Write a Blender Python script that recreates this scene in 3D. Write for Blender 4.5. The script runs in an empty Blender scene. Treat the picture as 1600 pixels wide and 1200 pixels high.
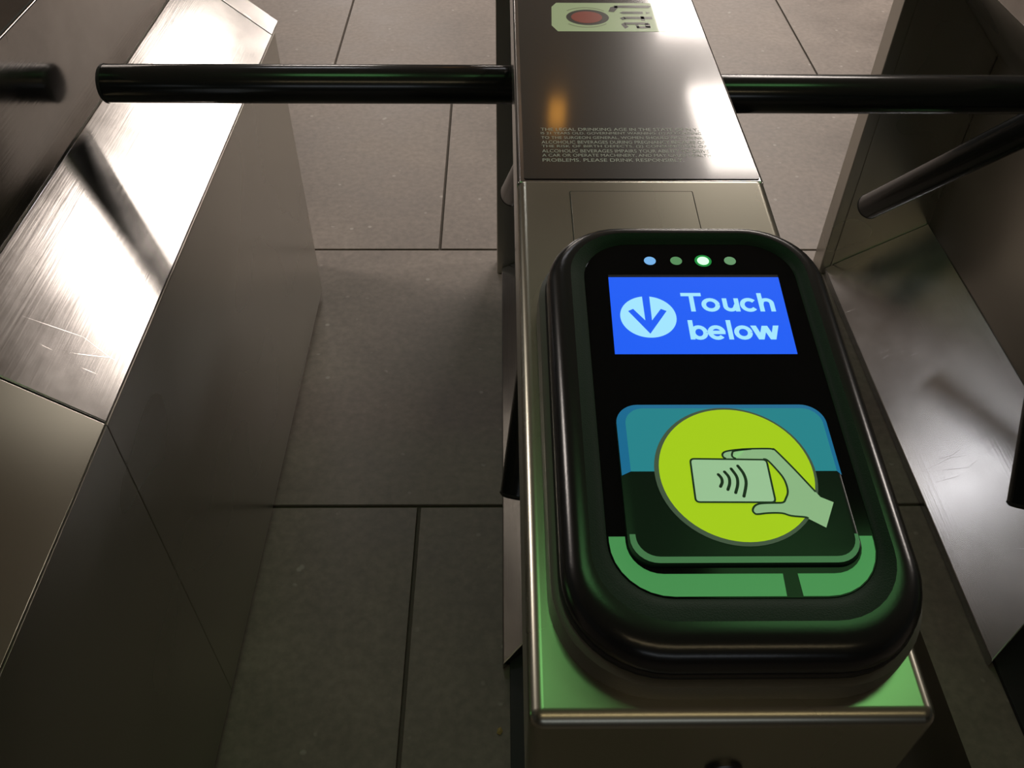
import bpy, bmesh, math, random
from mathutils import Matrix, Vector
random.seed(7)
S = bpy.context.scene
COL = S.collection
R = math.radians

# ------------------------------------------------------------------ camera
cd = bpy.data.cameras.new('camera'); cam = bpy.data.objects.new('camera', cd); COL.objects.link(cam)
cd.sensor_width = 36.0; cd.lens = 1375 / 1600 * 36; cd.clip_start = .02
M3 = Matrix(((0.99992256, 0.00145179, -0.01236004),
             (-0.00976615, 0.70712633, -0.70701979),
             (0.00771366, 0.70708574, 0.70708574)))
cam.matrix_world = Matrix.Translation((0, 0, 1.40)) @ M3.to_4x4()
S.camera = cam

# ------------------------------------------------------------------ world, lamps, exposure
W = bpy.data.worlds.new('station_air'); S.world = W; W.use_nodes = True
bg = W.node_tree.nodes['Background']; bg.inputs[0].default_value = (.56, .55, .51, 1); bg.inputs[1].default_value = .05
S.view_settings.view_transform = 'Standard'; S.view_settings.look = 'None'
S.view_settings.gamma = 1; S.view_settings.use_curve_mapping = False
S.view_settings.exposure = 0.08

def area(name, loc, sx, sy, power, color, target=None, spread=180):
    l = bpy.data.lights.new(name, 'AREA'); l.shape = 'RECTANGLE'; l.size = sx; l.size_y = sy
    l.energy = power; l.color = color; l.spread = R(spread)
    o = bpy.data.objects.new(name, l); COL.objects.link(o); o.location = loc
    if target:
        o.rotation_euler = (Vector(target) - Vector(loc)).to_track_quat('-Z', 'Y').to_euler()
    return o
WARM = (1, .89, .81)
area('ceiling_lamp_and_fill', (1.50, 3.88, 2.68), 1.10, .80, 36, WARM)
area('ceiling_lamp_and_fill', (1.48, 5.50, 2.68), 1.15, 1.10, 56, WARM)
area('ceiling_lamp_and_fill', (-.56, 3.08, 2.68), .60, .16, 3.6, (.95, .95, 1))
for x, y in ((-3.7, 2.8), (-1.2, 8.0), (4.6, 2.6), (2.0, 9.0)):  # fill only: unseen extra lamps added to brighten the floor
    area('ceiling_lamp_and_fill', (x, y, 2.68), 1.2, .6, 90, WARM)
for x in (-.22, .80):                                   # a lit green entry sign over each lane
    area('green_entry_lamp', (x, .82, 2.62), .55, .34, 1.45, (.32, 1, .32))
area('amber_lamp', (.26, 3.75, 2.55), .07, .12, .10, (1, .42, .05), (.08, .85, .98))
area('warm_lamp_behind', (.2, -1.05, 2.68), 1.8, .18, 3.6, (1, .80, .46))
area('cool_lamp_behind', (.2, -3.6, 2.0), 2.4, .5, 4.5, (.85, .92, 1), (.1, .2, 1))

# ------------------------------------------------------------------ materials
def new_mat(name):
    m = bpy.data.materials.new(name); m.use_nodes = True
    nt = m.node_tree; return m, nt, nt.nodes['Principled BSDF']
def plain(name, col, rough=.5, metal=0, spec=.5, emit=None, estr=0, coat=0):
    m, nt, b = new_mat(name)
    b.inputs['Base Color'].default_value = (*col, 1); b.inputs['Roughness'].default_value = rough
    b.inputs['Metallic'].default_value = metal; b.inputs['Specular IOR Level'].default_value = spec
    b.inputs['Coat Weight'].default_value = coat
    if emit:
        b.inputs['Emission Color'].default_value = (*emit, 1); b.inputs['Emission Strength'].default_value = estr
    return m
def N(nt, t, **k):
    n = nt.nodes.new(t)
    for a, v in k.items(): setattr(n, a, v)
    return n
def ramp(nt, src, p0, c0, p1, c1):
    r = N(nt, 'ShaderNodeValToRGB'); e = r.color_ramp.elements
    e[0].position = p0; e[0].color = c0; e[1].position = p1; e[1].color = c1
    nt.links.new(src, r.inputs[0]); return r
def coords(nt, scale=(1, 1, 1), rot=(0, 0, 0)):
    t = N(nt, 'ShaderNodeTexCoord'); mp = N(nt, 'ShaderNodeMapping')
    mp.inputs['Scale'].default_value = scale; mp.inputs['Rotation'].default_value = rot
    nt.links.new(t.outputs['Object'], mp.inputs[0]); return mp.outputs[0]
def noise(nt, vec, scale, detail=4, rough=.55):
    n = N(nt, 'ShaderNodeTexNoise'); n.inputs['Scale'].default_value = scale
    n.inputs['Detail'].default_value = detail; n.inputs['Roughness'].default_value = rough
    nt.links.new(vec, n.inputs['Vector']); return n.outputs['Fac']
def g(v): return (v, v, v, 1)

def brushed(name, col, rough=.24, grain=.12, stain=.25, scratch=.8):
    """brushed stainless steel, grain running along Y, with cloudy wear and a few scratches"""
    m, nt, b = new_mat(name); L = nt.links
    b.inputs['Metallic'].default_value = 1
    streak = noise(nt, coords(nt, (260, 5, 260)), 1, 3, .6)
    cloud = noise(nt, coords(nt, (5, 3.5, 5)), 1, 6 if grain else 1, .62 if grain else .4)
    c = ramp(nt, cloud, .3, (*[x * (1 - stain) for x in col], 1), .72, (*col, 1))
    L.new(c.outputs[0], b.inputs['Base Color'])
    rr = N(nt, 'ShaderNodeMath', operation='MULTIPLY_ADD'); rr.inputs[1].default_value = .20; rr.inputs[2].default_value = rough - .10
    L.new(cloud, rr.inputs[0]); L.new(rr.outputs[0], b.inputs['Roughness'])
    # short random scratches
    v = N(nt, 'ShaderNodeTexVoronoi', feature='DISTANCE_TO_EDGE'); v.inputs['Scale'].default_value = 1
    L.new(coords(nt, (9, 38, 9), (0, 0, .6)), v.inputs['Vector'])
    sc = ramp(nt, v.outputs['Distance'], .0, g(1), .012, g(0))
    mask = ramp(nt, noise(nt, coords(nt, (11, 11, 11)), 1, 2), .60, g(0), .68, g(1))
    mu = N(nt, 'ShaderNodeMath', operation='MULTIPLY'); L.new(sc.outputs[0], mu.inputs[0]); L.new(mask.outputs[0], mu.inputs[1])
    ad = N(nt, 'ShaderNodeMath', operation='MULTIPLY_ADD'); ad.inputs[1].default_value = scratch; L.new(mu.outputs[0], ad.inputs[0]); L.new(streak, ad.inputs[2])
    if not grain: return m
    bp = N(nt, 'ShaderNodeBump'); bp.inputs['Strength'].default_value = grain; bp.inputs['Distance'].default_value = .0006
    L.new(ad.outputs[0], bp.inputs['Height']); L.new(bp.outputs[0], b.inputs['Normal'])
    return m

def tile_mat():
    m, nt, b = new_mat('floor_tile_stone'); L = nt.links
    cl = noise(nt, coords(nt, (3, 3, 3)), 1, 7, .65)
    fine = noise(nt, coords(nt, (60, 60, 60)), 1, 3)
    c = ramp(nt, cl, .28, (.15, .127, .111, 1), .74, (.27, .232, .203, 1))
    mx = N(nt, 'ShaderNodeMix', data_type='RGBA', blend_type='OVERLAY'); mx.inputs[0].default_value = .35
    L.new(c.outputs[0], mx.inputs[6]); L.new(fine, mx.inputs[7])
    v = N(nt, 'ShaderNodeTexVoronoi'); v.inputs['Scale'].default_value = 1; L.new(coords(nt, (26, 26, 26)), v.inputs['Vector'])
    sp = ramp(nt, v.outputs['Distance'], .09, g(1), .17, g(0))
    sel = ramp(nt, noise(nt, coords(nt, (17, 17, 17)), 1, 1), .55, g(0), .62, g(1))
    mm = N(nt, 'ShaderNodeMath', operation='MULTIPLY'); L.new(sp.outputs[0], mm.inputs[0]); L.new(sel.outputs[0], mm.inputs[1])
    m2 = N(nt, 'ShaderNodeMix', data_type='RGBA'); L.new(mm.outputs[0], m2.inputs[0])
    L.new(mx.outputs[2], m2.inputs[6]); m2.inputs[7].default_value = (.34, .31, .28, 1)
    L.new(m2.outputs[2], b.inputs['Base Color'])
    r = ramp(nt, cl, .3, g(.42), .7, g(.58)); L.new(r.outputs[0], b.inputs['Roughness'])
    bp = N(nt, 'ShaderNodeBump'); bp.inputs['Strength'].default_value = .25; bp.inputs['Distance'].default_value = .001
    L.new(fine, bp.inputs['Height']); L.new(bp.outputs[0], b.inputs['Normal'])
    return m

def grainy(name, col, rough, size=900, strength=.25, dist=.0004, spec=.5):
    m, nt, b = new_mat(name); L = nt.links
    b.inputs['Base Color'].default_value = (*col, 1); b.inputs['Roughness'].default_value = rough
    b.inputs['Specular IOR Level'].default_value = spec
    n = noise(nt, coords(nt, (size,) * 3), 1, 2)
    bp = N(nt, 'ShaderNodeBump'); bp.inputs['Strength'].default_value = strength; bp.inputs['Distance'].default_value = dist
    L.new(n, bp.inputs['Height']); L.new(bp.outputs[0], b.inputs['Normal']); return m

STEEL = brushed('brushed_steel', (.55, .53, .51), rough=.16, stain=.4)
STEEL_FINE = brushed('fine_brushed_steel', (.54, .52, .47), rough=.30, grain=0, stain=.15, scratch=0)
OLIVE = brushed('worn_olive_steel', (.44, .425, .35), rough=.27, grain=0, stain=.2, scratch=0)
OLIVE_SHELF = brushed('olive_shelf_steel', (.40, .39, .33), rough=.19, grain=0, stain=.15, scratch=0)
PLINTH = brushed('plinth_steel', (.52, .51, .50), rough=.23, stain=.3)
GROOVE = plain('seam_shadow_gap', (.02, .018, .014), .8)
TILE = tile_mat()
GROUT = grainy('grout', (.11, .095, .08), .9, 300, .4, .001)
RUBBER = grainy('black_rubber', (.012, .012, .013), .55, 400)
ARM = plain('black_arm_sleeve', (.008, .009, .010), .19, 0, .62)
HUB = plain('cast_hub', (.10, .10, .10), .35, 1)
GLOSS = grainy('glossy_black_plastic', (.008, .008, .009), .22, 700, .10, .0003)
BEZEL = grainy('textured_black_bezel', (.006, .022, .011), .55, 1100, .5, .0004, .15)
SKIRT = grainy('dark_base_plastic', (.075, .072, .058), .36, 800, .25)
GLASS = plain('black_face_glass', (.004, .004, .005), .10, 0, .14)
ADV = plain('black_laminate', (.010, .011, .010), .24, 0, .30, coat=1)
ADV.node_tree.nodes['Principled BSDF'].inputs['Coat Roughness'].default_value = .085
ADV.node_tree.nodes['Principled BSDF'].inputs['Coat IOR'].default_value = 1.6

# ------------------------------------------------------------------ mesh helpers
def link(name, me, mat=None, parent=None):
    o = bpy.data.objects.new(name, me); COL.objects.link(o)
    if mat: me.materials.append(mat)
    if parent: o.parent = parent
    return o
def mesh_of(name, verts, faces, smooth=False):
    me = bpy.data.meshes.new(name); me.from_pydata(verts, [], faces); me.update()
    bm = bmesh.new(); bm.from_mesh(me); bmesh.ops.recalc_face_normals(bm, faces=bm.faces); bm.to_mesh(me); bm.free()
    if smooth:
        for p in me.polygons: p.use_smooth = True
    return me
def bevel(o, w, seg=3, ang=30):
    b = o.modifiers.new('bevel', 'BEVEL'); b.width = w; b.segments = seg; b.limit_method = 'ANGLE'; b.angle_limit = R(ang)
    b.harden_normals = True
    for p in o.data.polygons: p.use_smooth = True
    return o
def extrude_y(profile, y0, y1):
    """XZ profile, extruded along Y; y0 may be a function of (x, z)"""
    n = len(profile); f0 = y0 if callable(y0) else (lambda x, z: y0); f1 = y1 if callable(y1) else (lambda x, z: y1)
    vs = [(x, f0(x, z), z) for x, z in profile] + [(x, f1(x, z), z) for x, z in profile]
    fs = [tuple(range(n)), tuple(range(2 * n - 1, n - 1, -1))] + [(i, (i + 1) % n, n + (i + 1) % n, n + i) for i in range(n)]
    return mesh_of('profile', vs, fs)
def box(x0, x1, y0, y1, z0, z1):
    return extrude_y([(x0, z0), (x1, z0), (x1, z1), (x0, z1)], y0, y1)
def prism(pts, h0, h1):
    """polygon in local uv extruded along local n"""
    n = len(pts)
    vs = [(u, v, h0) for u, v in pts] + [(u, v, h1) for u, v in pts]
    fs = [tuple(range(n))[::-1], tuple(range(n, 2 * n))] + [(i, (i + 1) % n, n + (i + 1) % n, n + i) for i in range(n)]
    return mesh_of('plate', vs, fs)
def rrect(u0, u1, v0, v1, r, k=10):
    pts = []
    for cx, cy, a0 in ((u1 - r, v0 + r, -90), (u1 - r, v1 - r, 0), (u0 + r, v1 - r, 90), (u0 + r, v0 + r, 180)):
        for i in range(k + 1):
            a = R(a0 + 90 * i / k); pts.append((cx + r * math.cos(a), cy + r * math.sin(a)))
    return pts
def loft(loops, cap_top=True, cap_bottom=True, tilt=0, v0=.04):
    n = len(loops[0][0]); vs, fs = [], []
    for pts, h in loops:
        vs += [(u, v, h + tilt * (v - v0)) for u, v in pts]
    for j in range(len(loops) - 1):
        for i in range(n):
            a, b = j * n + i, j * n + (i + 1) % n
            fs.append((a, b, b + n, a + n))
    if cap_bottom: fs.append(tuple(range(n))[::-1])
    if cap_top: fs.append(tuple(range((len(loops) - 1) * n, len(loops) * n)))
    return mesh_of('loft', vs, fs)
def smooth_angle(me, ang=35):
    for p in me.polygons: p.use_smooth = True
    me.set_sharp_from_angle(angle=R(ang)); return me
def circle(cx, cy, rx, ry=None, k=40):
    ry = ry or rx
    return [(cx + rx * math.cos(2 * math.pi * i / k), cy + ry * math.sin(2 * math.pi * i / k)) for i in range(k)]
def stroke(pts, w, closed=False):
    """polyline turned into a band of width w (list of quads merged in one mesh at caller)"""
    pts = [Vector(p) for p in pts]; n = len(pts); L, Rr = [], []
    for i, p in enumerate(pts):
        a = pts[i - 1] if (i > 0 or closed) else p; b = pts[(i + 1) % n] if (i < n - 1 or closed) else p
        d1 = (p - a).normalized() if (p - a).length else (b - p).normalized()
        d2 = (b - p).normalized() if (b - p).length else d1
        nn = Vector((-d1.y - d2.y, d1.x + d2.x)).normalized()
        c = max(.5, nn.dot(Vector((-d1.y, d1.x))))
        L.append(p + nn * w / 2 / c); Rr.append(p - nn * w / 2 / c)
    quads = []
    for i in range(n if closed else n - 1):
        j = (i + 1) % n; quads.append([tuple(L[i]), tuple(Rr[i]), tuple(Rr[j]), tuple(L[j])])
    return quads
def smoothline(pts, k=5):
    out = []; n = len(pts)
    for i in range(n - 1):
        p0, p1, p2, p3 = (Vector(pts[max(0, i - 1)]), Vector(pts[i]), Vector(pts[i + 1]), Vector(pts[min(n - 1, i + 2)]))
        for j in range(k):
            t = j / k
            out.append(tuple(.5 * ((2 * p1) + (p2 - p0) * t + (2 * p0 - 5 * p1 + 4 * p2 - p3) * t * t + (3 * p1 - p0 - 3 * p2 + p3) * t ** 3)))
    out.append(tuple(pts[-1])); return out
def flat(polys, h):
    """several flat uv polygons as one printed mesh; h is a height or function of (u, v)"""
    hf = h if callable(h) else (lambda u, v: h)
    bm = bmesh.new()
    for p in polys:
        vs = [bm.verts.new((u, v, hf(u, v))) for u, v in p]
        try: f = bm.faces.new(vs)
        except ValueError: continue
        f.normal_update()
        if f.normal.z < 0: f.normal_flip()
    bmesh.ops.triangulate(bm, faces=bm.faces[:])
    me = bpy.data.meshes.new('print'); bm.to_mesh(me); bm.free(); return me
def text_mesh(body, size, offset=0, spacing=1.0, line=1.0, fit=None, depth=0):
    """lettering as a mesh in its own xy plane; fit = (width, height) scales its bounds, origin at lower left"""
    cu = bpy.data.curves.new('txt', 'FONT'); cu.body = body; cu.size = size; cu.offset = offset
    cu.space_character = spacing; cu.space_line = line; cu.resolution_u = 4; cu.extrude = depth
    o = bpy.data.objects.new('txt', cu); COL.objects.link(o)
    dg = bpy.context.evaluated_depsgraph_get(); dg.update()
    me = bpy.data.meshes.new_from_object(o.evaluated_get(dg)); bpy.data.objects.remove(o); bpy.data.curves.remove(cu)
    xs = [v.co.x for v in me.vertices]; ys = [v.co.y for v in me.vertices]
    x0, x1, y0, y1 = min(xs), max(xs), min(ys), max(ys)
    sx = fit[0] / (x1 - x0) if fit else 1; sy = fit[1] / (y1 - y0) if fit and fit[1] else sx
    for v in me.vertices: v.co = ((v.co.x - x0) * sx, (v.co.y - y0) * sy, v.co.z)
    me.materials.clear(); return me
def lathe(prof, k=28):
    vs, fs = [], []; n = len(prof)
    for j in range(k):
        a = 2 * math.pi * j / k
        vs += [(r * math.cos(a), r * math.sin(a), z) for r, z in prof]
    for j in range(k):
        for i in range(n - 1):
            a, b = j * n + i, ((j + 1) % k) * n + i; fs.append((a, b, b + 1, a + 1))
    fs.append(tuple(j * n for j in range(k))); fs.append(tuple(j * n + n - 1 for j in range(k)))
    return mesh_of('lathe', vs, fs)
def aim(o, p, q):
    d = Vector(q) - Vector(p); o.location = p; o.rotation_mode = 'QUATERNION'; o.rotation_quaternion = Vector((0, 0, 1)).rotation_difference(d.normalized())
def empty(name, loc, label, cat, group=None):
    o = bpy.data.objects.new(name, None); COL.objects.link(o); o.location = loc; o.empty_display_size = .05
    tag(o, label, cat, group); return o
def tag(o, label, cat, group=None):
    o['label'] = label; o['category'] = cat
    if group: o['group'] = group
    return o

# ------------------------------------------------------------------ setting
floor = link('floor', box(-5, 6, -4, 9, -.08, -.006), GROUT); floor['kind'] = 'structure'
TS, GAP = .845, .0065
tme = bevel(link('tile', box(GAP / 2, TS - GAP / 2, GAP / 2, TS - GAP / 2, -.006, 0), TILE, floor), .0015, 1)
rows = range(-3, 9); first = True
for j in rows:
    y = 1.06 + (j - 1) * TS
    for i in range(-5, 7):
        x = -.162 + i * TS + (TS / 2 if j % 2 == 1 else 0)
        if not -4.6 < x < 4.8: continue
        o = tme if first else tme.copy()
        if not first: COL.objects.link(o)
        first = False
        o.location = (x, y, random.uniform(-.0006, .0006)); o.rotation_euler = (0, 0, 0)
ceil = link('ceiling', box(-5, 6, -4, 9, 2.75, 2.83), plain('ceiling_paint', (.53, .51, .47), .9)); ceil['kind'] = 'structure'
wb = link('wall_back', box(-5, 6, -4.1, -4.0, -.08, 2.83), plain('dark_wall_tile', (.10, .10, .095), .5)); wb['kind'] = 'structure'

# ------------------------------------------------------------------ turnstiles
YF, YK, YE = .199, .674, 1.80
def tripod(parent, hub, arm_end, drop, dy, dx):
    """hub casting with three arms: one level across the lane, two folded down beside the cabinet"""
    hx, hy, hz = hub
    h = link('hub', smooth_angle(lathe([(0, -.075), (.062, -.075), (.066, -.068), (.066, -.02), (.056, 0), (.044, .012), (.020, .020), (0, .022)])), HUB, parent)
    aim(h, (hx + .025, hy, hz + .03), (hx - .5, hy, hz - .47))
    inv = h.rotation_quaternion.to_matrix().to_4x4(); inv.translation = h.location; inv = inv.inverted()
    r = .0262
    for end in ((arm_end, hy, hz), (hx + dx, hy + dy, hz - drop), (hx + dx, hy - dy, hz - drop)):
        p, q = Vector(hub), Vector(end); L = (q - p).length
        a = link('arm', smooth_angle(lathe([(0, 0), (r * .8, 0), (r, .01), (r, L - .005), (r * .985, L - .002), (r * .95, L), (0, L)], 36), 40), ARM, h)
        d = (inv.to_3x3() @ (q - p)).normalized()
        a.location = inv @ p; a.rotation_mode = 'QUATERNION'; a.rotation_quaternion = Vector((0, 0, 1)).rotation_difference(d)
        # raised metal tip washer
        link('end_cap', smooth_angle(lathe([(0, L - .004), (r * 1.02, L - .004), (r * 1.02, L - .0015), (r * .9, L + .002), (0, L + .002)], 36), 40), RUBBER, a).parent = h
        c = h.children[-1]; c.location = a.location; c.rotation_mode = 'QUATERNION'; c.rotation_quaternion = a.rotation_quaternion
    return h

def turnstile(label, xl, xr, ztop, z_front, shelf_in, shelf_out, plinth, group='turnstiles in a row', top_mat=None):
    """xl/xr: head walls; shelf_in/out: (x, z) of the sloped side shelf; plinth: (low x, low z, wall x, wall z)"""
    t = empty('turnstile', ((xl + xr) / 2, 1.0, 0), label, 'turnstile', group)
    off = Vector((-(xl + xr) / 2, -1.0, 0))
    def part(name, me, mat, bv=0, seg=2, parent=None):
        me.transform(Matrix.Translation(off)); o = link(name, me, mat, parent or t)
        if bv: bevel(o, bv, seg)
        return o
    px, pz, wx, wz = plinth
    ki = shelf_in[1]; si, so = shelf_in[0], shelf_out[0]; zo = shelf_out[1]
    zu = ztop - .11
    zt = lambda y: ztop if y >= YK else ztop - (ztop - z_front) * (YK - y) / (YK - YF)
    # lower body with undercut on the hub side
    body = [(wx, 0), (so - .022, 0), (so - .022, .016), (so - .004, .016), (so - .004, zo - .006), (si - .004, ki - .006), (xr - .022, ki), (xr - .022, zu + .02), (xl + .004, zu + .02), (xl + .004, zu), (wx, zu - (wx - xl))]
    part('body', extrude_y(body, .24, lambda x, z: 1.80 if x < wx + .002 else 1.72), STEEL_FINE, .004)
    # outer side panels on the shelf side, seam at the kink
    part('side_panel', box(so - .006, so, .205, YK - .0004, .013, zo - .003), STEEL_FINE, .0006, 1)
    part('side_panel', box(so - .006, so, YK + .0004, 1.722, .013, zo - .003), STEEL_FINE, .0015, 1)
    def shelf(name, y0, y1, mat, lift=0):
        th = .006; d = Vector((so - si, zo - ki)).normalized(); nx, nz = -d.y * 1, d.x
        if nz < 0: nx, nz = -nx, -nz
        pr = [(si + nx * lift, ki + nz * lift), (so + nx * lift, zo + nz * lift), (so - nx * th, zo - nz * th - .002), (si - nx * th, ki - nz * th)]
        part(name, extrude_y(pr, y0, y1), mat, .0018, 2)
    shelf('shelf_panel', .205, YK - .0015, OLIVE_SHELF, .0015)
    shelf('shelf_panel', YK + .0015, 1.698, STEEL)
    shelf('shelf_panel', 1.701, 1.765, STEEL)
    # head: flat cover beyond the kink, sloped cover on the reader's side
    part('head_cover', extrude_y([(xl, zu), (xr - .02, zu), (xr - .02, ki + .001), (xr, ki + .001), (xr, ztop), (xl, ztop)], YK - .005, 1.78), STEEL, .0035, 3)
    hm = extrude_y([(xl, zu), (xr, zu), (xr, 1), (xl, 1)], YF, YK)
    for v in hm.vertices:
        if v.co.z > .99: v.co.z = zt(v.co.y) + .0028
        if v.co.y < YF + .01 and v.co.z < zu + .01: v.co.z -= .02
    part('reader_cover', hm, top_mat or OLIVE, .0085, 5)
    # front panel under the reader, slightly set back
    fp = part('front_panel', box(xl + .010, si - .02, .214, .240, .02, zu - .02), STEEL_FINE, .003, 2)
    # hub side: low sloped plinth cut off at an angle, and the end plate
    plow = extrude_y([(px, .001), (px, pz), (wx, wz), (wx, .001)], lambda x, z: .712 + (x - px) * .80, 1.80)
    part('plinth', plow, PLINTH, .003, 2)
    part('base_strip', box(px + .012, wx, .23, .80, .0005, .010), RUBBER, .001, 1)
    ep = part('end_plate', box(px - .012, wx + .10, 1.80, 1.855, .001, .84), STEEL_FINE, .003, 2)
    part('lip', box(px + .014, px + .017, 1.797, 1.80, .03, .82), STEEL_FINE, 0, 1, ep)
    return t, part

left, lp = turnstile('stainless steel turnstile left of the lane, showing its long scratched sloping shelf', -.800, -.585, .955, .923,
            (-.585, .777), (-.445, .664), (-.826, .02, -.626, .135))
lp('top_seam', box(-.5895, -.5865, YK + .01, 1.77, .9545, .9556), GROOVE)
mid, mp = turnstile('stainless steel turnstile in the middle with the black card reader and poster on its head', .014, .232, .980, .948,
            (.246, .79), (.388, .663), (.002, .02, .202, .135), top_mat=OLIVE)
right, rp = turnstile('stainless steel turnstile at the right edge with polished sloping plinth and two folded arms', .785, 1.003, .960, .928,
            (1.015, .785), (1.155, .663), (.830, .02, 1.052, .157))
lt = empty_off = None
tripod(mid, (.102 - .123, 1.168 - 1.0, .825), -.552 - .123, .43, .39, -.078)
tripod(right, (.835 - .894, 1.152 - 1.0, .82), .275 - .894, .44, .385, -.075)
tripod(left, (-.772 + .6925, 1.16 - 1.0, .82), -1.36 + .6925, .43, .39, -.004)
# lock on the middle turnstile's front panel
def at_front(me):
    me.transform(Matrix.Rotation(R(90), 4, 'X')); me.transform(Matrix.Translation((.1270 - .123, YF - 1.0, .8885))); return me
lock = link('lock', smooth_angle(at_front(lathe([(0, -.004), (.0108, -.004), (.0108, .0022), (.0100, .0030), (.0090, .0030), (.0084, .0022), (.0084, .0004), (0, .0004)], 32))), HUB, mid)
link('lock_face', smooth_angle(at_front(lathe([(0, .0003), (.0083, .0003), (.0083, .0012), (.0078, .0016), (0, .0016)], 32))), RUBBER, lock)
link('keyway', at_front(box(-.0007, .0007, -.0032, .0032, .0015, .0018)), GROOVE, lock)

# sloped frame of the reader cover: local u = X, v along the slope, n = normal
FR2 = Matrix.Translation((0, .199, .9508)) @ Matrix.Rotation(R(3.854), 4, 'X')
FR = Matrix.Translation((0, .199, .9492)) @ Matrix.Rotation(R(3.854), 4, 'X')
def to_mid(me):
    me.transform(Matrix.Translation((-.123, -1.0, 0)) @ FR2); return me
gap = link('access_plate', to_mid(prism(rrect(.0590, .1655, .3870, .4552, .0012, 2), -.001, .0004)), GROOVE, mid)
gap['label'] = 'dark gap around the small access plate'
bevel(link('plate_face', to_mid(prism(rrect(.0597, .1648, .3877, .4545, .0010, 2), -.001, .0007)), OLIVE, gap), .0003, 1)

# ------------------------------------------------------------------ poster on the head
AD = empty('poster', (.127, .9, .9803), 'black glossy advertising decal stuck on the middle turnstile head, with fine print', 'sticker')
AO = Matrix.Translation((-.127, -.9, 0))
def adp(name, me, mat, parent=AD):
    if parent is AD or True: me.transform(AO)
    return link(name, me, mat, parent)
adp('sheet', prism(rrect(.0205, .2285, .6745, 1.30, .002, 2), 0, .0005), ADV)
PRINTW = plain('print_cream', (.80, .95, .64), .3, coat=1)
PRINTK = plain('print_dark', (.025, .03, .02), .3)
PRINTR = plain('print_red', (.42, .06, .035), .3)
PRINTG = plain('print_grey', (.42, .45, .41), .4, coat=.6)
PRINTT = plain('print_tan', (.36, .40, .25), .3)
cc = .006
lab = adp('label_patch', flat([[(.0585 + cc, .980), (.240 - .0135, .980), (.2265, 1.060), (.0600 + cc, 1.060), (.0600, 1.060 - .012), (.0580, .980 + .016)]], .00065), PRINTW)
adp('roundel', flat([circle(.1005, 1.0185, .0247, .0218)], .00075), PRINTK, lab)
adp('roundel_centre', flat([circle(.0995, 1.0185, .0180, .0165)], .00085), PRINTR, lab)
for s in (1, -1):
    arcs = stroke([(.099 + .0285 * math.cos(a), 1.0185 + s * .0275 * math.sin(a)) for a in [R(40 + 9 * i) for i in range(12)]], .0014)
    adp('arc_print', flat(arcs, .00075), PRINTT, lab)

# "Lite", reading towards the viewer, letter tops to the right
def lt_(a, b): return (.1290 + a, 1.0535 - b)          # a: letter height (0..0.05), b: reading direction
let = []
def seg(p, q, w): let.extend(stroke([lt_(*p), lt_(*q)], w))
seg((.005, .0045), (.0450, .0045), .0068); let.append([lt_(.0450, .0005), lt_(.0490, .003), lt_(.0450, .0085)])       # L stem
let.append([lt_(.0085, .0020), lt_(.0090, .0085), lt_(.0035, .0200), lt_(-.0030, .0190), lt_(.0005, .0060)])           # L foot
seg((.0135, .0220), (.0370, .0220), .0064); let.append([lt_(.0405, .0190), lt_(.0460, .0220), lt_(.0405, .0250)])        # i and dot
let.append([lt_(.0135, .0188), lt_(.0095, .0225), lt_(.0135, .0252)])
seg((.0135, .0365), (.0460, .0365), .0064); let.append([lt_(.0135, .0333), lt_(.0085, .0375), lt_(.0115, .0425), lt_(.0160, .0397)])  # t
let.append([lt_(.0330, .0320), lt_(.0370, .0320), lt_(.0370, .0440), lt_(.0330, .0440)])
seg((.0130, .0520), (.0400, .0520), .0058); let.append([lt_(.0130, .0492), lt_(.0085, .0540), lt_(.0120, .0660), lt_(.0165, .0610), lt_(.0140, .0549)])  # e
seg((.0385, .0520), (.0385, .0630), .0056); seg((.0410, .0618), (.0255, .0628), .0056); seg((.0270, .0640), (.0265, .0540), .0032)
adp('lettering', flat(let, .0008), PRINTK, lab)
WARN = ['THE LEGAL DRINKING AGE IN THE STATE OF N.Y.', 'IS 21 YEARS OLD. GOVERNMENT WARNING: (1) ACCORDING', 'TO THE SURGEON GENERAL, WOMEN SHOULD NOT DRINK',
        'ALCOHOLIC BEVERAGES DURING PREGNANCY BECAUSE OF', 'THE RISK OF BIRTH DEFECTS. (2) CONSUMPTION OF', 'ALCOHOLIC BEVERAGES IMPAIRS YOUR ABILITY TO DRIVE',
        'A CAR OR OPERATE MACHINERY, AND MAY CAUSE HEALTH', 'PROBLEMS. PLEASE DRINK RESPONSIBLY.']
wid = [.150, .1515, .152, .1522, .1528, .1535, .154, .128]
wt = None
for i, (s, w) in enumerate(zip(WARN, wid)):
    me = text_mesh(s, .006, fit=(w, .0056)); me.transform(Matrix.Translation((.0378, .7578 - i * .0079, .00065)))
    o = adp('warning_text', me, PRINTG)

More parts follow.
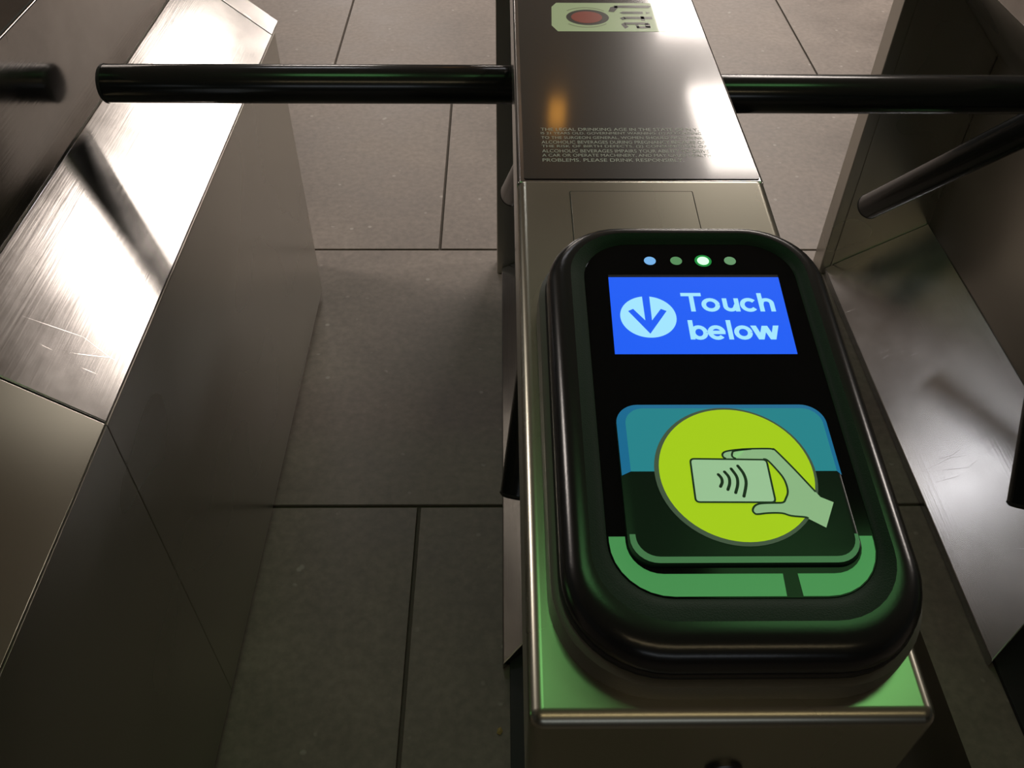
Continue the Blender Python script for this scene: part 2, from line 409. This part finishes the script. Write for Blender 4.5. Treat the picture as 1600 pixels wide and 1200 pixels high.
# ------------------------------------------------------------------ card reader
RD = bpy.data.objects.new('card_reader', None); COL.objects.link(RD); RD.matrix_world = FR; RD.empty_display_size = .05
tag(RD, 'black contactless card reader with blue screen mounted on the middle turnstile', 'card reader')
TL = .037
def H(h): return lambda u, v: h + TL * (v - .04)
def rd(name, me, mat, parent=RD, ang=None):
    if ang: smooth_angle(me, ang)
    return link(name, me, mat, parent)
o0 = (.0262, .2350, .0122, .356); o1 = (.0275, .2335, .0118, .354)
rd('base', loft([(rrect(*o0, .060), .0002), (rrect(*o0, .060), .004), (rrect(*o1, .059), .0195), (rrect(.030, .231, .0145, .349, .057), .0205)], tilt=TL * .6, v0=.06), SKIRT, ang=40)
def rr(u0, u1, v0, v1, r): return rrect(u0, u1, v0, v1, r)
cap = [(rr(.0345, .2265, .018, .3435, .053), .0200), (rr(.0345, .2265, .018, .3435, .053), .0222), (rr(.0312, .2298, .0148, .3468, .056), .0226), (rr(.0312, .2298, .0148, .3468, .056), .0250),
       (rr(.0325, .2285, .0160, .3456, .055), .0254), (rr(.0320, .2290, .0155, .3460, .055), .0290), (rr(.0324, .2286, .0160, .3456, .0545), .0335), (rr(.0340, .2270, .0177, .3442, .053), .0380),
       (rr(.0368, .2240, .0207, .3418, .050), .0415), (rr(.0405, .2205, .0250, .3388, .047), .0437), (rr(.0445, .2170, .0300, .3360, .044), .0446), (rr(.0485, .2135, .0360, .3335, .041), .0444),
       (rr(.0525, .2100, .0430, .3300, .038), .0432), (rr(.0560, .2080, .0478, .3275, .036), .0416), (rr(.0580, .2066, .0505, .3262, .034), .0400)]
rd('cap', loft(cap[:12], tilt=TL, cap_top=False), GLOSS, ang=50)
rd('inner_bezel', loft(cap[11:], tilt=TL, cap_bottom=False), BEZEL, ang=50)
face = rd('face_panel', loft([(rr(.0582, .2064, .0507, .3260, .0338), .0396), (rr(.0582, .2064, .0507, .3260, .0338), .0401), (rr(.0585, .2061, .0510, .3257, .0335), .0402)], tilt=TL), GLASS)
# screen
BLUE = plain('screen_blue', (0, 0, 0), .3, emit=(.010, .105, .86), estr=1.0)
CYAN = plain('screen_pale_blue', (0, 0, 0), .3, emit=(.34, .74, .95), estr=1.0)
scr = rd('screen', flat([[(.0738, .2208), (.1926, .2208), (.1942, .2920), (.0750, .2920)]], H(.04035)), BLUE)
rd('screen_edge', flat([[(.0750, .2922), (.1942, .2922), (.1942, .2944), (.0751, .2944)]], H(.04035)), plain('screen_bezel', (.012, .014, .03), .3), scr)
ic = circle(.0990, .2541, .0189, .0190, 56)
stem = [(.0966, .276), (.1016, .276), (.1010, .2520), (.0966, .2520)]
rd('arrow_disc', flat([ic], H(.04045)), CYAN, scr)
rd('arrow', flat([[(.0966, .2740), (.1016, .2740), (.1011, .2505), (.1082, .2612), (.1119, .2592), (.0987, .2385), (.0858, .2592), (.0894, .2612), (.0966, .2505)]], H(.04055)), BLUE, scr)
def ell(cx, cy, rx, ry, a0, a1, k=20):
    return [(cx + rx * math.cos(R(a0 + (a1 - a0) * i / k)), cy + ry * math.sin(R(a0 + (a1 - a0) * i / k))) for i in range(k + 1)]
BW = 3.15
def glyphs(word):
    out = []
    def o(c, y, rx): out.append([ell(c, y + 6.2, rx - BW / 2, 6.4 - BW / 2, 0, 360)])
    if word == 'Touch':
        y = 258.8
        out.append([[(123.2, y + 16.0), (137.2, y + 16.0)], [(130.2, y), (130.2, y + 16.0)]])
        o(142.7, y, 6.3)
        out.append([[(152.6, y + 12.4), (152.6, y + 6.0)] + ell(156.0, y + 4.9, 3.4, 3.4, 180, 330, 10) + [(160.2, y + 6.2)], [(160.6, y + 12.4), (160.6, y)]])
        out.append([ell(168.9, y + 6.2, 4.6, 4.95, 40, 320)])
        out.append([[(177.2, y), (177.2, y + 17.4)], [(177.2, y + 6.4)] + ell(181.0, y + 7.7, 3.6, 3.3, 150, 0, 10) + [(184.6, y)]])
    else:
        y = 233.4
        out.append([[(126.4, y), (126.4, y + 17.4)], ell(131.3, y + 6.2, 4.2, 4.9, 0, 360)])
        out.append([ell(142.9, y + 6.2, 4.4, 4.95, 0, 318), [(138.8, y + 6.3), (148.6, y + 6.3)]])
        out.append([[(151.9, y), (151.9, y + 17.4)]])
        o(160.6, y, 6.1)
    return out
for word in ('Touch', 'below'):
    for gl in glyphs(word):
        polys = []
        for l in gl: polys += stroke([(a / 1000, b / 1000) for a, b in l], BW / 1000)
        rd('lettering', flat(polys, H(.04050)), CYAN, scr)
ww = []
for xa, ya, xb, yb in ((168.0, 12.4, 171.7, 0), (175.6, 12.2, 171.7, 0), (175.6, 12.2, 179.5, 0), (183.2, 12.4, 179.5, 0)):
    ww.append([(q / 1000, (233.4 + r) / 1000) for q, r in ((xa - 1.9, ya), (xa + 1.9, ya), (xb + 1.8, yb), (xb - 1.8, yb))])
rd('lettering', flat(ww, H(.04050)), CYAN, scr)
# indicator dots
for u, col, st, r in ((.1059, (.22, .55, 1.0), .75, .0042), (.1246, (.14, .42, .16), .55, .0042), (.1438, (.45, 1.0, .50), 1.6, .0042), (.1630, (.20, .48, .22), .55, .0042)):
    if u == .1438: rd('lens', flat([circle(u, .3085, .0060, .0060, 24)], H(.04045)), plain('green_led_halo', (.01, .03, .01), .3, emit=(0, .22, .035), estr=1))  # halo round the bright LED, painted as a dim emissive disc
    d = rd('indicator_light', flat([circle(u, .3085, r, r, 24)], H(.0405)), plain('indicator', (.02, .02, .02), .3, emit=col, estr=st))
    d['label'] = {.1059: 'pale blue indicator light', .1246: 'dim green indicator light', .1438: 'bright green lit indicator light', .1630: 'dim green indicator light'}[u]
# lit strip round the foot of the pad, in two lengths
GREENLIT = plain('green_light_strip', (.05, .12, .06), .35, emit=(.055, .27, .075), estr=.75)
def ushape(u0, u1, v0, r, n=8):
    pts = [(u0, .0875)]
    for i in range(n + 1):
        a = R(180 + 90 * i / n); pts.append((u0 + r + r * math.cos(a), v0 + r + r * math.sin(a)))
    return pts, [(u1 - r + r * math.cos(R(270 + 90 * i / n)), v0 + r + r * math.sin(R(270 + 90 * i / n))) for i in range(n + 1)] + [(u1, .0875)]
oL, oR = ushape(.0592, .2054, .0517, .0325); iL, iR = ushape(.0683, .1982, .0648, .0190)
def strip(o, i, end):
    o = o + [end[0]] if end[2] else [end[0]] + o; i = i + [end[1]] if end[2] else [end[1]] + i
    n = len(o); return [[o[k], o[k + 1], i[k + 1], i[k]] for k in range(n - 1)]
hs = H(.0404)
rd('light_strip', flat(strip(oL, iL, ((.1508, .0517), (.1512, .0648), True)), hs), GREENLIT)
rd('light_strip', flat(strip(oR, iR, ((.1596, .0517), (.1592, .0648), False)), hs), GREENLIT)
# touch pad
def lit(name, col, e):                       # pad colour with emission added to lift its brightness
    return plain(name, col, .35, 0, .2, emit=col, estr=e)
PADK = plain('pad_dark_green', (.008, .022, .014), .28, 0, .2); TEAL = lit('pad_teal', (.022, .24, .30), .60); TEALD = lit('pad_teal_edge', (.010, .14, .30), .65)
pl = [(rr(.0692, .1974, .0688, .1775, .0140), .0398), (rr(.0694, .1972, .0692, .1774, .0140), .0419), (rr(.0708, .1966, .0705, .1768, .0130), .0422), (rr(.0752, .1953, .0745, .1748, .0115), .0425)]
pad = rd('touch_pad', loft(pl, tilt=TL), PADK, ang=25)
def upper(pts, cut): return [p for p in pts if p[1] >= cut]
def half(u0, u1, v1, cut, r):
    p = rr(u0, u1, cut - .05, v1, r); up = [q for q in p if q[1] > cut]; return [(u0, cut)] + sorted([q for q in up if q[0] < (u0 + u1) / 2], key=lambda q: (q[1], q[0])) + sorted([q for q in up if q[0] >= (u0 + u1) / 2], key=lambda q: (-q[1], q[0])) + [(u1, cut)]
hp = H(.04262)
rd('teal_panel', flat([half(.0752, .1953, .1748, .1288, .0115)], hp), TEAL, pad)
# teal wrap on the bevel (left, top, right) of the pad's upper half
inn = [(.0752, .1288)] + [q for q in half(.0752, .1953, .1748, .1288, .0115)[1:-1]] + [(.1953, .1288)]
out = [(.0698, .1262)] + [q for q in half(.0698, .1976, .1778, .1262, .0140)[1:-1]] + [(.1976, .1262)]
n = min(len(inn), len(out)); ring = []
bm = bmesh.new(); vi = [bm.verts.new((u, v, hp(u, v))) for u, v in inn[:n]]; vo = [bm.verts.new((u, v, H(.0423)(u, v))) for u, v in out[:n]]
for k in range(n - 1): bm.faces.new((vo[k], vo[k + 1], vi[k + 1], vi[k]))
bmesh.ops.recalc_face_normals(bm, faces=bm.faces); tm = bpy.data.meshes.new('teal_edge'); bm.to_mesh(tm); bm.free()
rd('teal_edge', tm, TEALD, pad)
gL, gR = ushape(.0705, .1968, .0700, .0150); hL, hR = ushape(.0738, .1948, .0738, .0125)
rd('painted_rim_reflection', flat([q for q in strip(gL + gR, hL + hR, ((.0705, .0876), (.0738, .0876), False))], H(.04272)), lit('pad_painted_reflection', (.05, .15, .06), .8), pad)  # green reflection on the pad's bevel, painted as an emissive band
CEN = (.1358, .1274)
rd('ring_border', flat([circle(*CEN, .0470, .0476, 72)], H(.0427)), lit('print_grey_green', (.085, .13, .085), .35), pad)
disc = rd('lime_disc', flat([circle(CEN[0] + .0006, CEN[1] + .0006, .0448, .0456, 72)], H(.04275)), lit('print_lime', (.42, .66, .012), .58), pad)
PALE = lit('print_pale_green', (.30, .52, .28), .55); PALE2 = lit('print_pale_green_card', (.37, .61, .37), .55); INK = plain('print_ink', (.010, .045, .020), .35)
mm = lambda l: [(a / 1000, b / 1000) for a, b in l]
hand_fill = mm([(144.6, 144.1), (159.5, 144.4), (162.3, 143.0), (170.2, 130.5), (181.5, 111.0), (188.2, 107.5), (180.2, 91.2), (170.1, 97.9), (162.3, 98.8), (157.4, 100.5), (149.8, 100.6), (142.9, 99.9), (141.3, 102.3), (142.7, 105.0), (145.6, 106.7), (150.5, 107.1), (158.8, 107.3), (161.3, 109.7), (163.4, 113.8), (163.8, 118.7), (162.8, 124.4), (159.8, 130.5), (156.1, 136.5), (153.7, 137.0), (137.8, 137.3), (135.9, 138.6), (136.3, 141.2), (138.1, 142.7)])
bf = mm([(144.6, 144.1), (138.3, 143.6), (132.6, 142.5), (130.4, 140.8), (130.4, 138.6), (131.7, 137.4), (137.8, 137.3), (141, 140)])
card = []
cq = mm([(110.0, 107.8), (155.3, 107.5), (155.5, 136.5), (110.7, 137.3)])
for k in range(4):
    p = Vector(cq[k]); a = (Vector(cq[k - 1]) - p).normalized(); b = (Vector(cq[(k + 1) % 4]) - p).normalized(); r = .0025
    for t in (0, .25, .5, .75, 1):
        card.append(tuple((1 - t) ** 2 * (p + a * r) + 2 * t * (1 - t) * p + t * t * (p + b * r)))
lay = [0]
def pr(name, polys, mat):
    lay[0] += 1; return rd(name, flat(polys, H(.0428 + .00005 * lay[0])), mat, pad)
pr('hand_print', [bf, hand_fill], PALE)
LW = .00115
ink = []
for l in ([(144.6, 144.1), (138.3, 143.6), (132.6, 142.5), (130.4, 140.8), (130.4, 138.6), (131.9, 137.4)],
          [(148, 144.2), (138.1, 142.9), (136.2, 141.2), (135.9, 138.8), (137.8, 137.3)],
          [(138.3, 143.6), (144.6, 144.2), (152, 144.45), (159.0, 144.4), (160.8, 143.9), (162.3, 143.0), (170.2, 130.5), (179.5, 114.4)],
          [(153.7, 137.0), (156.1, 136.2), (159.8, 130.3), (162.8, 124.2), (163.8, 118.7), (163.4, 113.8), (161.3, 109.7), (160.2, 108.0), (158.5, 107.3), (155, 107.3)],
          [(158, 107.2), (150.5, 107.1), (145.6, 106.6), (142.7, 105.0), (141.3, 102.4), (142.0, 100.5), (143.6, 99.9), (149.8, 100.6), (157.4, 100.5), (162.3, 98.8), (170.1, 97.9), (171.5, 97.0)]):
    ink += stroke(smoothline(mm(l), 4), LW)
pr('hand_outline', ink, INK)
pr('card_print', [card], PALE2)
wav = stroke(card, LW, True)
for l in ([(125.6, 126.3), (127.0, 123.8), (127.0, 120.9), (125.6, 118.1)], [(129.5, 128.1), (131.4, 124.5), (131.2, 120.2), (129.5, 116.0)],
          [(133.7, 130.2), (136.0, 124.8), (135.7, 119.5), (133.6, 113.9)], [(137.9, 132.2), (140.4, 126.6), (140.7, 120.2), (137.9, 111.5)]):
    q = smoothline(mm(l), 5); wav += stroke(q, .0018); wav += [circle(*q[0], .0009, .0009, 12), circle(*q[-1], .0009, .0009, 12)]
pr('card_outline', wav, INK)

# ------------------------------------------------------------------ scrap on the floor
sc = mesh_of('scrap', [(0, 0, 0), (.006, -.003, .0004), (.010, .003, 0), (.007, .010, .0012), (.002, .008, .0004), (.005, .003, .0022)],
             [(0, 1, 5), (1, 2, 5), (2, 3, 5), (3, 4, 5), (4, 0, 5), (4, 3, 2, 1, 0)])
s = link('paper_scrap', sc, plain('tan_paper', (.38, .28, .10), .8)); s.location = (-.008, .604, .001)
tag(s, 'tiny tan scrap of paper on the floor beside the middle turnstile', 'scrap')
